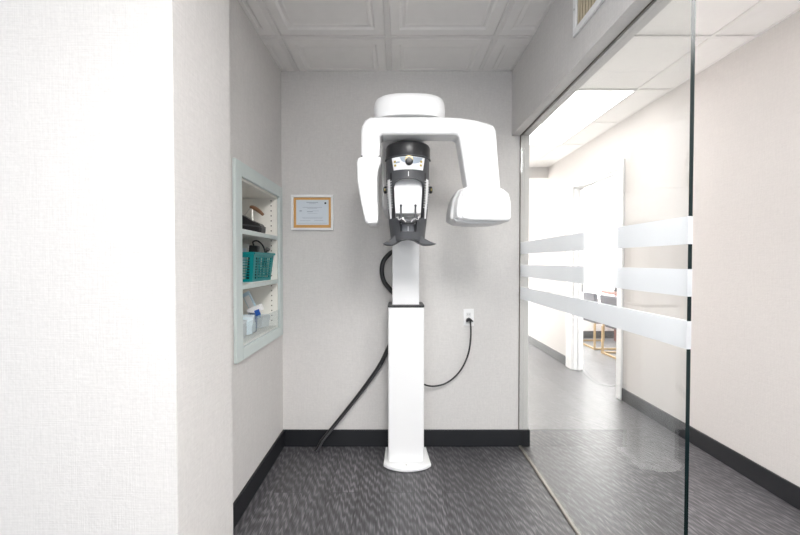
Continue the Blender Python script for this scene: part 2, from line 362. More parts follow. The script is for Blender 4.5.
bm = NB(); box(bm, GX-0.0100, GX-0.0066, GY0, YB-0.009, HZ-0.003, HZ-0.0003); obj('head_channel', bm, SEAM, gp)

# ------------------------------------------------------------ air vent on the header
VY0, VY1, VZ0, VZ1 = 1.02, 1.52, 2.21, 2.45
vt = thing('air_vent', 'white wall vent grille with beige vertical louvers on header wall', 'air vent', (XH, (VY0+VY1)/2, VZ0))
bm = NB(); fw = 0.028
box(bm, XH-0.012, XH, VY0, VY1, VZ0, VZ0+fw); box(bm, XH-0.012, XH, VY0, VY1, VZ1-fw, VZ1)
box(bm, XH-0.012, XH, VY0, VY0+fw, VZ0+fw, VZ1-fw); box(bm, XH-0.012, XH, VY1-fw, VY1, VZ0+fw, VZ1-fw); obj('vent_frame', bm, WHITE, vt, bevel=0.003)
bm = NB(); box(bm, XH-0.002, XH-0.0005, VY0+fw, VY1-fw, VZ0+fw, VZ1-fw); obj('backing', bm, DARK, vt)
k = 0; y = VY0+fw+0.008
while y < VY1-fw:
    bm = NB(); obox(bm, Vector((XH-0.0055, y, (VZ0+VZ1)/2)), (0.008, 0.009, VZ1-VZ0-2*fw), Matrix.Rotation(math.radians(20), 3, 'Z')); obj('louver', bm, BEIGE, vt); y += 0.021
bm = NB(); lathe(bm, [(0.0035, 0), (0.0035, 0.002), (0.001, 0.003)], Matrix.Translation((XH-0.012, VY1-fw/2, VZ0+0.11)) @ Matrix.Rotation(-PI/2, 4, 'Y'), 12)
obj('screw', bm, STEEL, vt, smooth=True)

# ------------------------------------------------------------ recessed shelf unit in the left wall
rs = thing('recessed_shelf', 'recessed wall shelf unit with pale sage green frame in left wall', 'shelf', (XL, 1.98, NZ0))
bm = NB(); FY0, FY1, FZ0, FZ1 = 1.645, 2.318, 0.765, 1.735; ft = 0.016
box(bm, XL+0.0005, XL+ft, FY0, NY0, FZ0, FZ1); box(bm, XL+0.0005, XL+ft, NY1, FY1, FZ0, FZ1)
box(bm, XL+0.0005, XL+ft, NY0, NY1, FZ0, NZ0); box(bm, XL+0.0005, XL+ft, NY0, NY1, NZ1, FZ1); obj('face_frame', bm, GREEN, rs, bevel=0.002)
XN = XL-0.27
bm = NB(); e = 0.001
box(bm, XN-0.012, XN, NY0, NY1, NZ0, NZ1); box(bm, XN, XL, NY0-0.0, NY0+0.012, NZ0, NZ1); box(bm, XN, XL, NY1-0.012, NY1, NZ0, NZ1)
box(bm, XN, XL, NY0+0.012, NY1-0.012, NZ0, NZ0+0.012); box(bm, XN, XL, NY0+0.012, NY1-0.012, NZ1-0.012, NZ1)
for zz in [0.87+0.032*i for i in range(25)]:
    for xx in (XL-0.035,):
        box(bm, xx-0.0035, xx+0.0035, NY1-0.0126, NY1-0.012, zz-0.0035, zz+0.0035, 1)
obj('carcass', bm, [CREAM, DARK], rs)
SH1, SH2 = 1.411, 1.133
for zt in (SH1, SH2):
    bm = NB(); box(bm, XN+0.002, XL+0.002, NY0+0.013, NY1-0.013, zt-0.022, zt); sh = obj('shelf_board', bm, CREAM, rs)
    bm = NB(); box(bm, XL+0.002, XL+0.006, NY0+0.013, NY1-0.013, zt-0.023, zt+0.001); obj('edge_strip', bm, GREEN, sh)
bm = NB(); box(bm, XL+0.009, XL+0.012, NY0+0.002, NY1+0.02, NZ0-0.004, NZ0+0.115); obj('clear_guard', bm, ACRYL, rs)

# teal basket
def basket():
    x0, x1, y0, y1, z0, z1 = -1.005, -0.786, 1.925, 2.236, SH2+0.004, SH2+0.165
    t = thing('storage_basket', 'teal plastic mesh basket on the middle shelf board', 'basket', ((x0+x1)/2, (y0+y1)/2, SH2))
    bm = NB(); ins = 0.016; fl = 0.006
    def pt(u, s, h):    # side s, u along, h 0..1
        k = ins*(1-h)
        X0, X1, Y0, Y1 = x0+k, x1-k, y0+k, y1-k
        z = z0+(z1-z0)*h
        return Vector({0: (X1, Y0+(Y1-Y0)*u, z), 1: (X0+(X1-X0)*u, Y0, z), 2: (X0, Y0+(Y1-Y0)*u, z), 3: (X0+(X1-X0)*u, Y1, z)}[s])
    nrm = [Vector((1, 0, 0)), Vector((0, -1, 0)), Vector((-1, 0, 0)), Vector((0, 1, 0))]
    def patch(s, u0, u1, h0, h1):
        th = 0.0022; q = [pt(u0, s, h0), pt(u1, s, h0), pt(u1, s, h1), pt(u0, s, h1)]
        a = [bm.verts.new(p) for p in q]; b = [bm.verts.new(p-nrm[s]*th) for p in q]
        bm.faces.new(a); bm.faces.new(b[::-1])
        for i in range(4): bm.faces.new((a[i], b[i], b[(i+1) % 4], a[(i+1) % 4]))
    for s in range(4):
        patch(s, 0, 1, 0, 0.09); patch(s, 0, 1, 0.84, 1)
        patch(s, 0, 0.10, 0.09, 0.84); patch(s, 0.90, 1, 0.09, 0.84)
        n = 10 if s % 2 == 0 else 8
        for i in range(1, n): u = 0.10+0.8*i/n; patch(s, u-0.010, u+0.010, 0.09, 0.84)
        for i in range(1, 8): h = 0.09+0.75*i/8; patch(s, 0.10, 0.90, h-0.014, h+0.014)
    box(bm, x0+ins, x1-ins, y0+ins, y1-ins, z0-0.003, z0)
    obj('basket_body', bm, TEAL, t)
    bm = NB(); r = 0.008
    box(bm, x1-0.001, x1+r, y0-r, y1+r, z1-0.010, z1+0.004); box(bm, x0-r, x0+0.001, y0-r, y1+r, z1-0.010, z1+0.004)
    box(bm, x0+0.001, x1-0.001, y0-r, y0+0.001, z1-0.010, z1+0.004); box(bm, x0+0.001, x1-0.001, y1-0.001, y1+r, z1-0.010, z1+0.004)
    obj('basket_rim', bm, TEAL, t, bevel=0.003)
    return x0, x1, y0, y1, z0, z1
bx = basket(); z0 = bx[4]
def rot(a, b, c): return (Matrix.Rotation(math.radians(c), 3, 'Z') @ Matrix.Rotation(math.radians(b), 3, 'Y') @ Matrix.Rotation(math.radians(a), 3, 'X'))
t = thing('power_adapter', 'black boxy power adapter standing upright in teal basket', 'adapter', (-0.86, 2.08, z0))
bm = NB(); obox(bm, Vector((-0.862, 2.07, z0+0.108)), (0.075, 0.05, 0.20), rot(3, 4, 10)); obj('housing', bm, BLK, t, bevel=0.005)
bm = NB(); obox(bm, Vector((-0.866, 2.044, z0+0.165)), (0.04, 0.002, 0.05), rot(3, 4, 10)); obj('rating_label', bm, ENAM2, t)
t = thing('pouch', 'silvery white flat packet sticking up at near end of basket', 'packet', (-0.90, 1.985, z0))
bm = NB(); obox(bm, Vector((-0.885, 1.985, z0+0.115)), (0.075, 0.012, 0.20), rot(0, 6, 0)); obj('sleeve', bm, simple('silver_film', (0.62, 0.62, 0.58), 0.3), t, bevel=0.004)
bm = NB(); obox(bm, Vector((-0.882, 1.9775, z0+0.140)), (0.055, 0.003, 0.10), rot(0, 6, 0)); obj('insert', bm, PAPER, t)
bm = NB(); obox(bm, Vector((-0.955, 2.03, z0+0.11)), (0.05, 0.05, 0.215), rot(0, -2, 0)); tag(obj('device_case', bm, BLK, bevel=0.006), 'tall black case at the near left of teal basket', 'case')
bm = NB(); tube(bm, [(-0.83, 2.10, z0+0.03), (-0.845, 2.10, z0+0.15), (-0.86, 2.11, z0+0.20), (-0.875, 2.13, z0+0.232), (-0.86, 2.17, z0+0.238), (-0.835, 2.195, z0+0.20), (-0.825, 2.205, z0+0.12), (-0.825, 2.20, z0+0.03)], 0.0045, 8)
tag(obj('coiled_cable', bm, RUB, smooth=True), 'black cable arching up out of the teal basket', 'cable')
bm = NB(); tube(bm, [(-0.835, 2.16, z0+0.03), (-0.822, 2.185, z0+0.15), (-0.808, 2.20, z0+0.195)], lambda u: 0.005+0.008*(u > 0.8), 8)
tag(obj('cable_plug', bm, RUB, smooth=True), 'black cable plug leaning over the far basket rim', 'plug')
bm = NB(); obox(bm, Vector((-0.868, 1.97, SH2+0.0018)), (0.17, 0.3, 0.0016), rot(0, 0, 2))
tag(obj('paper_sheet', bm, WHITE), 'white paper sheet lying under the teal basket', 'paper')

# top shelf: black device and handle tool, small carton
t = thing('handheld_device', 'black wedge shaped device with brown topped metal handle on top shelf', 'device', (-0.86, 1.99, SH1))
def yz(bm, pts, x0, x1, mi=0):
    a = [bm.verts.new((x0, p[0], p[1])) for p in pts]; b = [bm.verts.new((x1, p[0], p[1])) for p in pts]; n = len(pts)
    bm.faces.new(a); bm.faces.new(b[::-1])
    for i in range(n): bm.faces.new((a[(i+1) % n], a[i], b[i], b[(i+1) % n]))
bm = NB(); prism(bm, [(-0.912, SH1+0.002), (-0.790, SH1+0.002), (-0.786, SH1+0.035), (-0.80, SH1+0.058), (-0.85, SH1+0.080), (-0.915, SH1+0.118)], 2.03, 2.11)
obj('body', bm, BLK, t, bevel=0.010, bseg=3)
bm = NB(); prism(bm, [(-0.915, SH1+0.050), (-0.785, SH1+0.036), (-0.785, SH1+0.043), (-0.915, SH1+0.060)], 2.026, 2.10); obj('side_band', bm, CHAR, t)
bm = NB(); tube(bm, [(-0.905, 2.06, SH1+0.105), (-0.885, 2.06, SH1+0.120), (-0.858, 2.06, SH1+0.158)], 0.0035, 8); obj('handle_wire', bm, STEEL, t, smooth=True)
bm = NB(); tube(bm, [(-0.848, 2.06, SH1+0.065), (-0.85, 2.06, SH1+0.153)], 0.0055, 8, smooth=False); obj('handle_stem', bm, STEEL, t, smooth=True)
bm = NB(); tube(bm, [(-0.862, 2.06, SH1+0.158), (-0.845, 2.06, SH1+0.156), (-0.815, 2.06, SH1+0.138), (-0.785, 2.06, SH1+0.112)], lambda u: 0.008+0.004*math.sin(u*PI), 10); obj('handle_grip', bm, BROWN, t, smooth=True)
bm = NB(); box(bm, -1.00, -0.922, 2.02, 2.10, SH1+0.001, SH1+0.085); tag(obj('small_carton', bm, WHITE, bevel=0.002), 'small white carton beside the black device on top shelf', 'box')

# bottom compartment: wrapped packs
def crumple(name, c, size, M, mat, seed, label, cat='packet', group=None, amp=0.012):
    bm = NB(); bmesh.ops.create_cube(bm, size=1); bmesh.ops.subdivide_edges(bm, edges=bm.edges, cuts=7, use_grid_fill=True)
    for v in bm.verts:
        p = Vector(v.co); r = p.length; s = 1-0.25*max(0, r-0.55)
        q = Vector((p.x*size[0]*s, p.y*size[1]*s, p.z*size[2]*s)); n = noise.noise_vector(q*28+Vector((seed, 0, 0)))
        v.co = c + (M @ (q+n*amp))
    bm.normal_update(); return tag(obj(name, bm, mat, smooth=True), label, cat, group)
ZB = NZ0+0.013
crumple('plastic_bag', Vector((-0.86, 1.82, ZB+0.055)), (0.11, 0.13, 0.09), rot(0, 0, 5), CLEARP, 1, 'crumpled clear plastic bag at the near end of bottom shelf', 'bag', amp=0.010)
crumple('wrapped_pack', Vector((-0.85, 1.935, ZB+0.060)), (0.11, 0.07, 0.10), rot(5, 0, 10), simple('pale_wrap', (0.72, 0.82, 0.87), 0.3), 5, 'pale blue wrapped pack in the middle of bottom shelf', amp=0.009)
crumple('wrapped_bundle', Vector((-0.86, 2.16, ZB+0.045)), (0.11, 0.10, 0.07), rot(0, 3, -5), CLEARP, 9, 'clear wrapped bundle at the far end of bottom shelf', amp=0.008)
crumple('wrapped_roll', Vector((-0.965, 1.95, ZB+0.10)), (0.07, 0.06, 0.18), rot(0, 0, 0), simple('whitish_blue_wrap', (0.75, 0.84, 0.88), 0.3), 14, 'tall whitish blue wrapped pack at back of bottom shelf', amp=0.008)
t = thing('instrument_pouch', 'long pale blue pouch leaning up to the left in bottom shelf', 'pouch', (-0.87, 2.07, ZB))
bm = NB(); obox(bm, Vector((-0.868, 2.085, ZB+0.150)), (0.048, 0.012, 0.17), rot(0, -26, 0)); obj('pouch_body', bm, PBLUE, t, bevel=0.005)
bm = NB(); obox(bm, Vector((-0.874, 2.077, ZB+0.160)), (0.032, 0.002, 0.10), rot(0, -26, 0)); obj('window_film', bm, WHITE, t)
t = thing('supply_box', 'tilted white box with dark blue label on bottom shelf', 'box', (-0.84, 2.04, ZB))
bm = NB(); obox(bm, Vector((-0.828, 2.04, ZB+0.132)), (0.082, 0.04, 0.036), rot(0, -22, 0)); obj('carton', bm, WHITE, t, bevel=0.002)
bm = NB(); obox(bm, Vector((-0.806, 2.018, ZB+0.116)), (0.028, 0.004, 0.034), rot(0, -22, 0)); obj('blue_label', bm, BLUE, t)
bm = NB(); obox(bm, Vector((-0.842, 2.035, ZB+0.060)), (0.045, 0.03, 0.115), rot(0, 4, 0)); obj('dark_pack', bm, simple('slate', (0.16, 0.22, 0.32), 0.5), t, bevel=0.002)

# ------------------------------------------------------------ framed certificate
cx0, cx1, cz0, cz1 = -0.706, -0.423, 1.457, 1.693
ce = thing('framed_certificate', 'white framed certificate with amber mat on back wall', 'certificate', ((cx0+cx1)/2, YB, cz0))
bm = NB(); w_ = 0.017; y0, y1 = YB-0.018, YB-0.0005
box(bm, cx0, cx1, y0, y1, cz0, cz0+w_); box(bm, cx0, cx1, y0, y1, cz1-w_, cz1); box(bm, cx0, cx0+w_, y0, y1, cz0+w_, cz1-w_); box(bm, cx1-w_, cx1, y0, y1, cz0+w_, cz1-w_)
obj('frame', bm, WHITE, ce, bevel=0.002)
bm = NB(); box(bm, cx0+w_, cx1-w_, YB-0.008, y1, cz0+w_, cz1-w_); obj('mat_board', bm, AMBER, ce)
bm = NB(); px0, px1, pz0, pz1 = cx0+0.033, cx1-0.033, cz0+0.037, cz1-0.033
box(bm, px0, px1, YB-0.009, YB-0.008, pz0, pz1, 0)
pw = px1-px0; ph = pz1-pz0
for u, v, wd, h, mi in [(0.5, .90, .36, .030, 1), (0.5, .85, .2, .014, 1), (0.5, .70, .6, .016, 1), (0.5, .66, .3, .012, 1), (.14, .56, .07, .05, 1), (.42, .53, .18, .03, 1), (.6, .56, .2, .012, 1), (.5, .46, .3, .010, 1),
                        (.5, .30, .64, .010, 1), (.5, .26, .6, .010, 1), (.28, .17, .32, .012, 1), (.70, .18, .28, .014, 1), (.5, .06, .9, .010, 1), (.90, .87, .055, .07, 2)]:
    xx = px0+u*pw; zz = pz0+v*ph; box(bm, xx-wd*pw/2, xx+wd*pw/2, YB-0.0094, YB-0.009, zz-h*ph/2, zz+h*ph/2, mi)
obj('document', bm, [PAPER, INK, INKD], ce)

# ------------------------------------------------------------ dental panoramic imaging machine
MX = 0.056
mc = thing('dental_xray_machine', 'tall white panoramic dental imaging machine on floor by back wall', 'x-ray machine', (MX, 2.18, 0))
# base plate
pts = []
bx0, bx1 = P(383.3, 470, 2.09).x, P(431.8, 470, 2.09).x
pts = [(bx0+0.006, 2.30), (bx0, 2.105)]
for i in range(1, 10):
    u = i/10; pts.append((bx0+(bx1-bx0)*u, 2.10-0.052*math.sin(PI*u)**0.8))
pts += [(bx1, 2.105), (bx1-0.016, 2.30)]
bm = NB(); prism_z(bm, pts[::-1], 0.001, 0.022); obj('base_plate', bm, ENAM, mc, bevel=0.005)
bm = NB(); lathe(bm, [(0.004, 0), (0.004, 0.003), (0.001, 0.004)], Matrix.Translation((MX+0.0, 2.09, 0.0215)), 10); obj('screw', bm, STEEL, mc)
# lower column
lx0, lx1 = P(388, 300, 2.12).x, P(424.3, 300, 2.12).x
bm = NB(); box(bm, lx0, lx1, 2.12, 2.285, 0.020, 0.972); obj('lower_column', bm, ENAM, mc, bevel=0.010, bseg=3)
bm = NB(); box(bm, lx0-0.002, lx1+0.002, 2.116, 2.287, 0.970, 0.986); obj('column_collar', bm, BLK, mc, bevel=0.006, bseg=3)
ux0, ux1 = P(392.2, 300, 2.14).x, P(419.3, 300, 2.14).x
bm = NB(); box(bm, ux0, ux1, 2.14, 2.265, 0.980, 1.60); obj('upper_column', bm, ENAM, mc, bevel=0.006, bseg=3)
# carriage behind the head support
kx0, kx1 = P(382, 200, 1.90).x, P(424, 200, 1.90).x; kz0 = P(0, 211.5, 1.90).z
bm = NB(); r = 0.03
pts = [(kx0, 1.99), (kx0, kz0+r), (kx0+0.009, kz0+0.009), (kx0+r, kz0), (kx1-r, kz0), (kx1-0.009, kz0+0.009), (kx1, kz0+r), (kx1, 1.99)]
prism(bm, pts, 1.905, 2.26); obj('carriage', bm, ENAM2, mc, bevel=0.006)
# top bridge and rotation housing
bm = NB(); box(bm, kx0+0.01, kx1-0.01, 1.70, 2.20, 1.945, 1.995); obj('top_bridge', bm, ENAM, mc, bevel=0.01)
bm = NB(); c = Vector((P(409, 0, 1.75).x, 1.745)); N = 56
def sup(rx, ry, z, p=2.7):
    return [bm.verts.new((c.x+rx*math.copysign(abs(math.cos(a))**(2/p), math.cos(a)), c.y+ry*math.copysign(abs(math.sin(a))**(2/p), math.sin(a)), z)) for a in [2*PI*k/N for k in range(N)]]
rings = [sup(.166, .117, 1.929), sup(.174, .124, 1.950), sup(.175, .125, 1.975), sup(.173, .124, 2.005), sup(.168, .119, 2.022), sup(.155, .106, 2.032), sup(.10, .07, 2.036)]
for a, b in zip(rings, rings[1:]):
    for k in range(N): bm.faces.new((a[k], a[(k+1) % N], b[(k+1) % N], b[k]))
bm.faces.new(rings[0][::-1]); bm.faces.new(rings[-1]); obj('rotation_housing', bm, ENAM, mc, smooth=True)
# C-arm
AF, AB = 1.63, 1.735
def FP(l, d): return [(P(a, b, d).x, P(a, b, d).z) for a, b in l]
arm = [(361.2, 158), (361, 131), (362.2, 126), (365, 120.5), (370, 117.4), (392, 117), (440, 117), (460, 118), (475, 120.3), (487, 123.2), (493.5, 126), (495.8, 131), (497.5, 155), (501.5, 200), (470, 206), (458.8, 137.5), (457, 135.2), (453, 134.5), (383, 134.5), (380.3, 136), (380, 158)]
bm = NB(); prism(bm, FP(arm, AF), AF, AB); ca = obj('rotating_arm', bm, ENAM, mc, bevel=0.012, bseg=3)
# tube head on the right
hd = [(462, 188), (468, 186.5), (497, 186.5), (503, 188.5), (508.5, 193), (510.5, 200), (511.3, 216), (510.5, 219.5), (508, 220.5), (469, 219.5), (462, 218)]
bm = NB(); prism(bm, FP(hd, 1.60), 1.60, 1.83); th = obj('tube_head', bm, ENAM, mc, bevel=0.014, bseg=4)
cv = [(458.5, 190), (461, 187.5), (464, 187), (471, 189), (471, 219.5), (458, 219), (452, 217.5), (451.5, 212), (454, 200)]
rh = [(462, 188), (457, 190), (453, 198), (450.5, 210), (450, 219), (458, 222), (480, 223), (500, 222.5), (500, 190)]
bm = NB(); prism(bm, FP(rh, 1.70), 1.70, 1.86); obj('rear_housing', bm, ENAM2, mc, bevel=0.012, bseg=3)
cv = [(461, 190), (463.5, 187.5), (466, 187), (471, 189), (471, 219), (460, 218.5), (456.5, 217), (456.5, 208), (458, 198)]
bm = NB(); prism(bm, FP(cv, 1.61), 1.61, 1.72); obj('collimator_cover', bm, ENAM, mc, bevel=0.010, bseg=3)
uv_ = [(453, 217.5), (510, 219.5), (508.5, 221), (495, 223), (470, 223.5), (456, 221.5)]
bm = NB(); prism(bm, FP(uv_, 1.64), 1.64, 1.80); obj('tube_head_underside', bm, ENAM2, mc, bevel=0.004)
# sensor head on the left
sn = [(361, 156.8), (381.5, 156.8), (380.5, 163), (378, 170), (377, 180), (378, 219), (377.5, 222.5), (376, 223.5), (368, 224), (365, 221.5), (360.5, 200), (357.3, 180), (356.8, 162), (358, 158)]
bm = NB(); prism(bm, FP(sn, 1.62), 1.62, 1.75); sh = obj('sensor_head', bm, ENAM, mc, bevel=0.008, bseg=3)
bm = NB(); prism(bm, FP([(366.5, 219.5), (377, 219.5), (376.5, 222.5), (367.5, 223)], 1.615), 1.615, 1.64); obj('end_cap', bm, ENAM2, sh, bevel=0.002)
bm = NB(); prism(bm, FP([(361.0, 155.6), (380, 155.6), (380, 156.6), (361.0, 156.6)], 1.632), 1.632, AB-0.004); obj('joint_seam', bm, CHAR, mc)

# head support: curved charcoal shell
YC = 1.775; R0 = 0.109; HCX = P(407.7, 0, YC).x
def zf(py): return CH+(CY-py)*1.675/FPX
def rad(z):
    ks = [(1.30, .080), (zf(232), .088), (zf(222), .094), (zf(200), .103), (zf(185), .108), (zf(165), .109), (1.95, .109)]
    for (a, ra), (b, rb) in zip(ks, ks[1:]):
        if z <= b: t_ = max(0, (z-a)/(b-a)); return ra+(rb-ra)*t_
    return ks[-1][1]
def curved(bm, t0, t1, z0, z1, dr0=-0.012, dr1=0.0, nz=6, ntf=None, zt0=None, zt1=None, tz=None, mi=0):
    """shell patch: angle t0..t1 (deg from front), heights z0..z1 (may depend on angle), radial offsets"""
    nt_ = max(2, int(abs(t1-t0)/5)); G = [[], []]
    for li, dr in enumerate((dr0, dr1)):
        for i in range(nt_+1):
            row = []
            for j in range(nz+1):
                v = j/nz; u = i/nt_
                z_mid = z0+(z1-z0)*v
                a0, a1 = (tz(z_mid) if tz else (t0, t1)); th_ = math.radians(a0+(a1-a0)*u)
                za = zt0(a0+(a1-a0)*u) if zt0 else z0; zb = zt1(a0+(a1-a0)*u) if zt1 else z1
                z = za+(zb-za)*v; r_ = rad(z)+dr
                row.append(bm.verts.new((HCX+r_*math.sin(th_), YC-r_*math.cos(th_), z)))
            G[li].append(row)
    def q(*v): f = bm.faces.new(v); f.material_index = mi
    for i in range(nt_):
        for j in range(nz):
            for li in (0, 1): g_ = G[li]; q(g_[i][j], g_[i+1][j], g_[i+1][j+1], g_[i][j+1])
        for j in (0, nz): q(G[0][i][j], G[0][i+1][j], G[1][i+1][j], G[1][i][j])
    for j in range(nz):
        for i in (0, nt_): q(G[0][i][j], G[0][i][j+1], G[1][i][j+1], G[1][i][j])
zc1 = min(zf(140.5), 1.832); zc0 = zf(155.5)
bm = NB()
prof = [(R0+0.001, zc0), (R0+0.003, zc0+0.006), (R0+0.003, zc1-0.016), (R0-0.001, zc1-0.006), (R0-0.010, zc1-0.001), (0.02, zc1)]
lathe(bm, prof, Matrix.Translation((HCX, YC, 0)), 64); obj('head_cap', bm, BLK, mc, smooth=True)
bm = NB(); curved(bm, -88, 88, zc0-0.0035, zc0+0.001, -0.012, 0.0065, 1); obj('cap_lip', bm, CHAR, mc, smooth=True)
bm = NB(); z_b = zf(171.5)
curved(bm, -95, 95, z_b, zc0, -0.014, 0.0, 5); panel_band = obj('control_band', bm, CHAR, mc, smooth=True)
bm = NB(); curved(bm, -46, 46, zf(170.0)+0.001, zf(157.2), -0.004, 0.0022, 3, tz=lambda z: (-46+(zf(157)-z)*110, 46-(zf(157)-z)*110))
cp = obj('control_panel', bm, ENAM, mc, smooth=True)
bm = NB()
curved(bm, -22, 38, zf(165), zf(157.6), 0.0021, 0.0030, 3, zt0=lambda a: zf(157.6)-0.032*math.sqrt(max(0, 1-((a-8)/30)**2)), mi=0)
curved(bm, -33, -22, zf(163.2), zf(161.6), 0.0021, 0.0029, 1); obj('printed_graphic', bm, GPAN, cp, smooth=True)
for a, py in ((-35, 161.5), (-34, 165.3), (33, 161.5), (32, 165.3)):
    bm = NB(); curved(bm, a-2.6, a+2.6, zf(py)-0.0045, zf(py)+0.0045, 0.0022, 0.0045, 1); obj('button', bm, YEL, cp)
bm = NB(); rr = R0+0.002
M_ = Matrix.Translation((HCX+0.003, YC-rr, zf(162.2))) @ Matrix.Rotation(PI/2, 4, 'X')
lathe(bm, [(0.0185, 0), (0.0185, 0.004), (0.0155, 0.007), (0.0155, 0.018), (0.013, 0.021), (0.003, 0.022)], M_, 32); obj('control_knob', bm, BLK, cp, smooth=True)
bm = NB(); M_ = Matrix.Translation((HCX+0.003, YC-rr+0.001, zf(160.4))) @ Matrix.Rotation(PI/2, 4, 'X'); lathe(bm, [(0.0195, 0), (0.0195, 0.003), (0.015, 0.0035)], M_, 32); obj('knob_ring', bm, simple('pale_gold', (0.55, 0.45, 0.25), 0.4, metal=0.4), cp, smooth=True)
# front hood below the panel with an arched opening
OT = 46
def archz(a): return zf(178.5)-0.036*(1-math.sqrt(max(0, 1-(abs(a)/OT)**2.6)))
bm = NB(); curved(bm, -OT, OT, zf(180), z_b, -0.012, 0.001, 3, zt0=archz); obj('front_hood', bm, CHAR, mc, smooth=True)
bm = NB(); curved(bm, -0.9, 0.9, zf(176.5), zf(172), 0.0005, 0.0022, 1); obj('centre_mark', bm, ENAM2, mc)
ZL = zf(217)
for s in (-1, 1):
    def seg(t0, t1, za, zb, mat, name, d0=-0.012, d1=0.0, parent=mc, **k):
        bm = NB(); a, b = sorted((s*t0, s*t1)); curved(bm, a, b, za, zb, d0, d1, 8, **k); return obj(name, bm, mat, parent, smooth=True)
    seg(OT, 54, ZL, z_b, BLK, 'side_rail')
    seg(54, 68, zf(177), z_b, CHAR, 'side_web'); seg(68, 95, ZL, z_b, CHAR, 'outer_rail')
    seg(54.5, 67.5, ZL, zf(177.5), ENAM, 'white_strip', -0.010, 0.001, tz=lambda z, s=s: tuple(sorted((s*(54.5+max(0, (zf(196)-z)*70)), s*(67.5-max(0, (zf(205)-z)*30))))))
    seg(54, 68, ZL, zf(177), CHAR, 'rail_web', -0.014, -0.004)
    for nm, ta, tb_ in (('graduation_marks', 47.5, 52.5), ('outer_graduation', 71, 76)):
        bm = NB()
        for i in range(11):
            z = zf(180)-i*0.0125; a, b = sorted((s*ta, s*tb_)); curved(bm, a, b, z-0.0020, z+0.0020, -0.001, 0.002, 1)
        obj(nm, bm, ENAM2, mc)
    # temple support knob
    bm = NB(); p = Vector((HCX+s*(R0+0.001), YC-0.03, zf(187)))
    lathe(bm, [(0.017, -0.004), (0.018, 0), (0.018, 0.007), (0.014, 0.011), (0.004, 0.012)], Matrix.Translation(p) @ Matrix.Rotation(s*PI/2, 4, 'Y'), 24); kn = obj('temple_knob', bm, BLK, mc, smooth=True)
    bm = NB(); obox(bm, p+Vector((s*0.004, -0.018, -0.002)), (0.003, 0.003, 0.012)); obj('ochre_tab', bm, YEL, kn)
# white back plate seen through the opening
bm = NB(); pw_ = 0.086; r = 0.02; za, zb_ = zf(212), z_b
prism(bm, [(HCX-pw_, zb_), (HCX-pw_, za+r), (HCX-pw_+0.006, za+0.006), (HCX-pw_+r, za), (HCX+pw_-r, za), (HCX+pw_-0.006, za+0.006), (HCX+pw_, za+r), (HCX+pw_, zb_)], YC-0.055, YC-0.03)
obj('head_plate', bm, ENAM, mc, bevel=0.004)
# lower shell
def boxz(a): return ZL
bm = NB(); zlow = lambda a: zf(238.4)-min(1, abs(a)/62)**2*0.022
curved(bm, 27, 95, zf(238), ZL, -0.016, 0.0, 5, zt0=zlow); curved(bm, -95, -27, zf(238), ZL, -0.016, 0.0, 5, zt0=zlow); curved(bm, -27, 27, zf(238), zf(231), -0.016, 0.0, 2, zt0=zlow); obj('lower_shell', bm, CHAR, mc, smooth=True)
bm = NB(); curved(bm, -27, 27, zf(232), zf(219), -0.040, -0.024, 3); obj('recess_panel', bm, simple('grey_plastic', (0.16, 0.165, 0.18), 0.4), mc, smooth=True)
bm = NB(); curved(bm, -1.2, 1.2, zf(230), zf(225.5), -0.025, -0.022, 1); obj('centre_tick', bm, ENAM, mc)
bm = NB(); box(bm, HCX-0.06, HCX+0.06, YC-0.03, 2.16, zf(234), zf(222)); obj('support_bracket', bm, CHAR, mc, bevel=0.01)
# flared hand rest
wg = [(382, 243.6), (387, 241), (391.5, 238), (394.5, 234.5), (396, 230.5), (420, 230.5), (421.5, 234.5), (424.5, 238), (430, 241), (437, 243.6), (431, 244.8), (424.5, 245), (419, 242.8), (414, 239.8), (408, 238.6), (402, 239.8), (397, 242.8), (392.5, 245), (386.5, 244.8)]
bm = NB(); prism(bm, FP(wg, 1.715), 1.715, 1.80); obj('hand_rest', bm, CHAR, mc, bevel=0.005, bseg=3)
# chin rest with two bite prongs
cr = None
bm = NB(); yc = YC-0.085
pr = [(-0.050, 0.012), (-0.034, -0.006), (-0.018, -0.014), (0, -0.016), (0.018, -0.014), (0.034, -0.006), (0.050, 0.012), (0.040, 0.014), (0.03, 0.004), (0.012, -0.002), (0, -0.004), (-0.012, -0.002), (-0.03, 0.004), (-0.040, 0.014)]
prism(bm, [(HCX+a, zf(220.5)+b) for a, b in pr], yc-0.02, yc+0.03); chin = obj('chin_rest', bm, BLK, mc, bevel=0.002)
bm = NB()
for s in (-1, 1): tube(bm, [(HCX+s*0.012, yc-0.023, zf(222)), (HCX+s*0.028, yc-0.024, zf(218.5)), (HCX+s*0.044, yc-0.022, zf(219.5)), (HCX+s*0.052, yc-0.015, zf(216))], 0.0032, 8)
obj('chrome_clip', bm, simple('chrome', (0.85, 0.85, 0.86), 0.2, metal=0.8), chin, smooth=True)
for s in (-1, 1):
    bm = NB(); lathe(bm, [(0.0075, 0), (0.0075, 0.022), (0.0045, 0.028), (0.0042, 0.060), (0.006, 0.063), (0.006, 0.068), (0.003, 0.071)], Matrix.Translation((HCX+s*0.035, yc, zf(218.5))), 16)
    obj('bite_prong', bm, CHAR, mc, smooth=True)

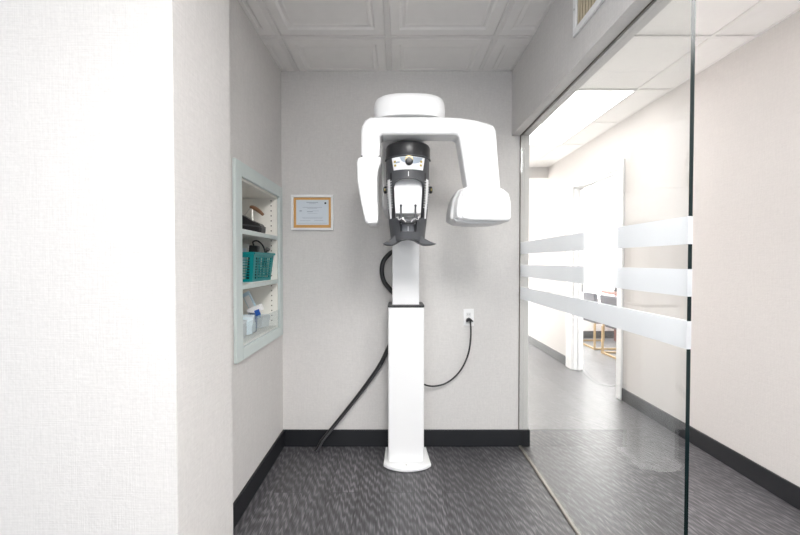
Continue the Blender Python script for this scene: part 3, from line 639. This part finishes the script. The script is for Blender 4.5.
# ------------------------------------------------------------ hose behind the machine, power cable, outlet
def Z(px, py, d): return P(px, py, d)
hose = [Z(400, 240, 2.30), Z(395.5, 249, 2.30), Z(389.5, 253.5, 2.30), Z(383.5, 261, 2.30), Z(381.8, 271, 2.30), Z(384, 281, 2.30), Z(390, 289, 2.30), Z(396, 297, 2.305), Z(399, 315, 2.31), Z(394, 335, 2.31), Z(387.5, 350, 2.31), Z(380, 365, 2.31), Z(367, 384, 2.31), Z(351, 405, 2.31), Z(334, 426, 2.30), Z(322, 441, 2.28), Z(317, 449.5, 2.27), Z(314.5, 453, 2.26)]
bm = NB(); tube(bm, hose, lambda u: 0.0155 if u < 0.55 else 0.0155-0.005*(u-0.55)/0.45, 12)
t = thing('cable_hose', 'thick black hose curving behind the machine down to floor', 'hose', (hose[-1].x, hose[-1].y, 0))
obj('hose_sheath', bm, RUB, t, smooth=True)
bm = NB(); tube(bm, [p+Vector((0.010, -0.012, 0.004)) for p in hose[-7:]], 0.006, 8)
obj('thin_wire', bm, simple('wire_grey', (0.05, 0.05, 0.055), 0.3), t, smooth=True)
ox, oz = P(468.7, 317, YB).x, P(468.7, 317, YB).z
ot = thing('wall_outlet', 'white electrical outlet plate on back wall', 'outlet', (ox, YB, oz-0.057))
bm = NB(); box(bm, ox-0.035, ox+0.035, YB-0.006, YB-0.0003, oz-0.057, oz+0.057); obj('cover_plate', bm, WHITE, ot, bevel=0.002)
for dz in (-0.020, 0.020):
    bm = NB(); box(bm, ox-0.016, ox+0.016, YB-0.008, YB-0.006, oz+dz-0.013, oz+dz+0.013); so = obj('socket', bm, ENAM2, ot, bevel=0.002)
    bm = NB(); 
    for dx in (-0.006, 0.006): box(bm, ox+dx-0.001, ox+dx+0.001, YB-0.0086, YB-0.008, oz+dz-0.003, oz+dz+0.006)
    obj('slots', bm, INKD, so)
pl = thing('power_cable', 'thin black power cord plugged into the wall outlet', 'cable', (ox, YB-0.02, oz-0.02))
bm = NB(); pts = [(ox-0.020, oz-0.028), (ox-0.020, oz-0.014), (ox-0.012, oz-0.003), (ox, oz+0.001), (ox+0.008, oz-0.003), (ox+0.026, oz-0.020), (ox+0.026, oz-0.026), (ox+0.008, oz-0.022), (ox-0.004, oz-0.022)]
prism(bm, pts, YB-0.036, YB-0.0085); obj('plug', bm, BLK, pl, bevel=0.003)
cpts = [(470, 319, 2.315), (471, 326, 2.31), (471, 338, 2.31), (469.5, 350, 2.31), (466, 361, 2.31), (460.5, 371, 2.31), (453, 379, 2.31), (444, 384.5, 2.31), (435, 386.5, 2.30), (429, 386.2, 2.29), (423.6, 384.5, 2.27)]
bm = NB(); tube(bm, [P(*a) for a in cpts], 0.0055, 8); obj('cord', bm, RUB, pl, smooth=True)

# ------------------------------------------------------------ office furniture behind the doorway
ch = thing('office_chair', 'grey upholstered chair with gold legs, nearer to the doorway', 'chair', (3.05, 4.48, 0), 'grey and gold chairs along the table')
X0, Y0, Y1 = 2.80, 4.22, 4.75
bm = NB(); box(bm, X0+0.01, X0+0.50, Y0+0.01, Y1-0.01, 0.36, 0.46); obj('seat', bm, FAB, ch, bevel=0.03, bseg=3)
bm = NB(); 
prism(bm, [(X0+0.03, 0.40), (X0+0.09, 0.40), (X0+0.03, 0.80), (X0-0.03, 0.80)], Y0-0.02, Y1+0.06); obj('backrest', bm, FAB, ch, bevel=0.02, bseg=3)
t_ = 0.011
for yy in (Y0, Y1):
    for xx in (X0, X0+0.44):
        bm = NB(); box(bm, xx-t_, xx+t_, yy-t_, yy+t_, 0.0, 0.37); obj('leg', bm, GOLD, ch)
    bm = NB(); box(bm, X0+t_, X0+0.44-t_, yy-t_, yy+t_, 0.0, 2*t_); obj('side_runner', bm, GOLD, ch)
bm = NB(); box(bm, X0-t_, X0+t_, Y0+t_, Y1-t_, 0.0, 2*t_); obj('rear_runner', bm, GOLD, ch)
def dup(root, loc, label):
    r = root.copy(); C.objects.link(r); r.location = loc; r['label'] = label
    for cc in list(root.children):
        c2 = cc.copy(); C.objects.link(c2); c2.parent = r
    return r
dup(ch, (3.05, 4.48+0.76-0.04, 0), 'grey upholstered chair with gold legs, further from the doorway')
tb = thing('meeting_table', 'reddish wooden table behind the grey chairs in far office', 'table', (3.75, 4.85, 0))
bm = NB(); box(bm, 3.2, 4.2, 3.9, 5.50, 0.75, 0.80); obj('tabletop', bm, WOOD, tb, bevel=0.004)
for xx in (3.42, 4.06):
    bm = NB(); box(bm, xx, xx+0.06, 5.42, 5.50, 0, 0.75); obj('leg', bm, WOOD, tb)
    bm = NB(); box(bm, xx, xx+0.06, 3.98, 4.06, 0, 0.75); obj('leg', bm, WOOD, tb)
bm = NB(); box(bm, 3.55, 4.0, 4.3, 5.35, 0.02, 0.42); obj('modesty_panel', bm, simple('brown_panel', (0.17, 0.11, 0.09), 0.5), tb)
mg = thing('mug', 'small dark grey mug standing on the wooden table', 'mug', (3.27, 5.2, 0.80))
bm = NB(); lathe(bm, [(0.03, 0), (0.036, 0.004), (0.037, 0.08), (0.033, 0.08), (0.031, 0.01)], Matrix.Translation((3.27, 5.2, 0.8005)), 24); obj('cup', bm, CHAR, mg, smooth=True)
bm = NB(); tube(bm, [(3.236, 5.2, 0.87), (3.21, 5.2, 0.865), (3.202, 5.2, 0.84), (3.215, 5.2, 0.82), (3.236, 5.2, 0.815)], 0.005, 8); obj('cup_handle', bm, CHAR, mg, smooth=True)
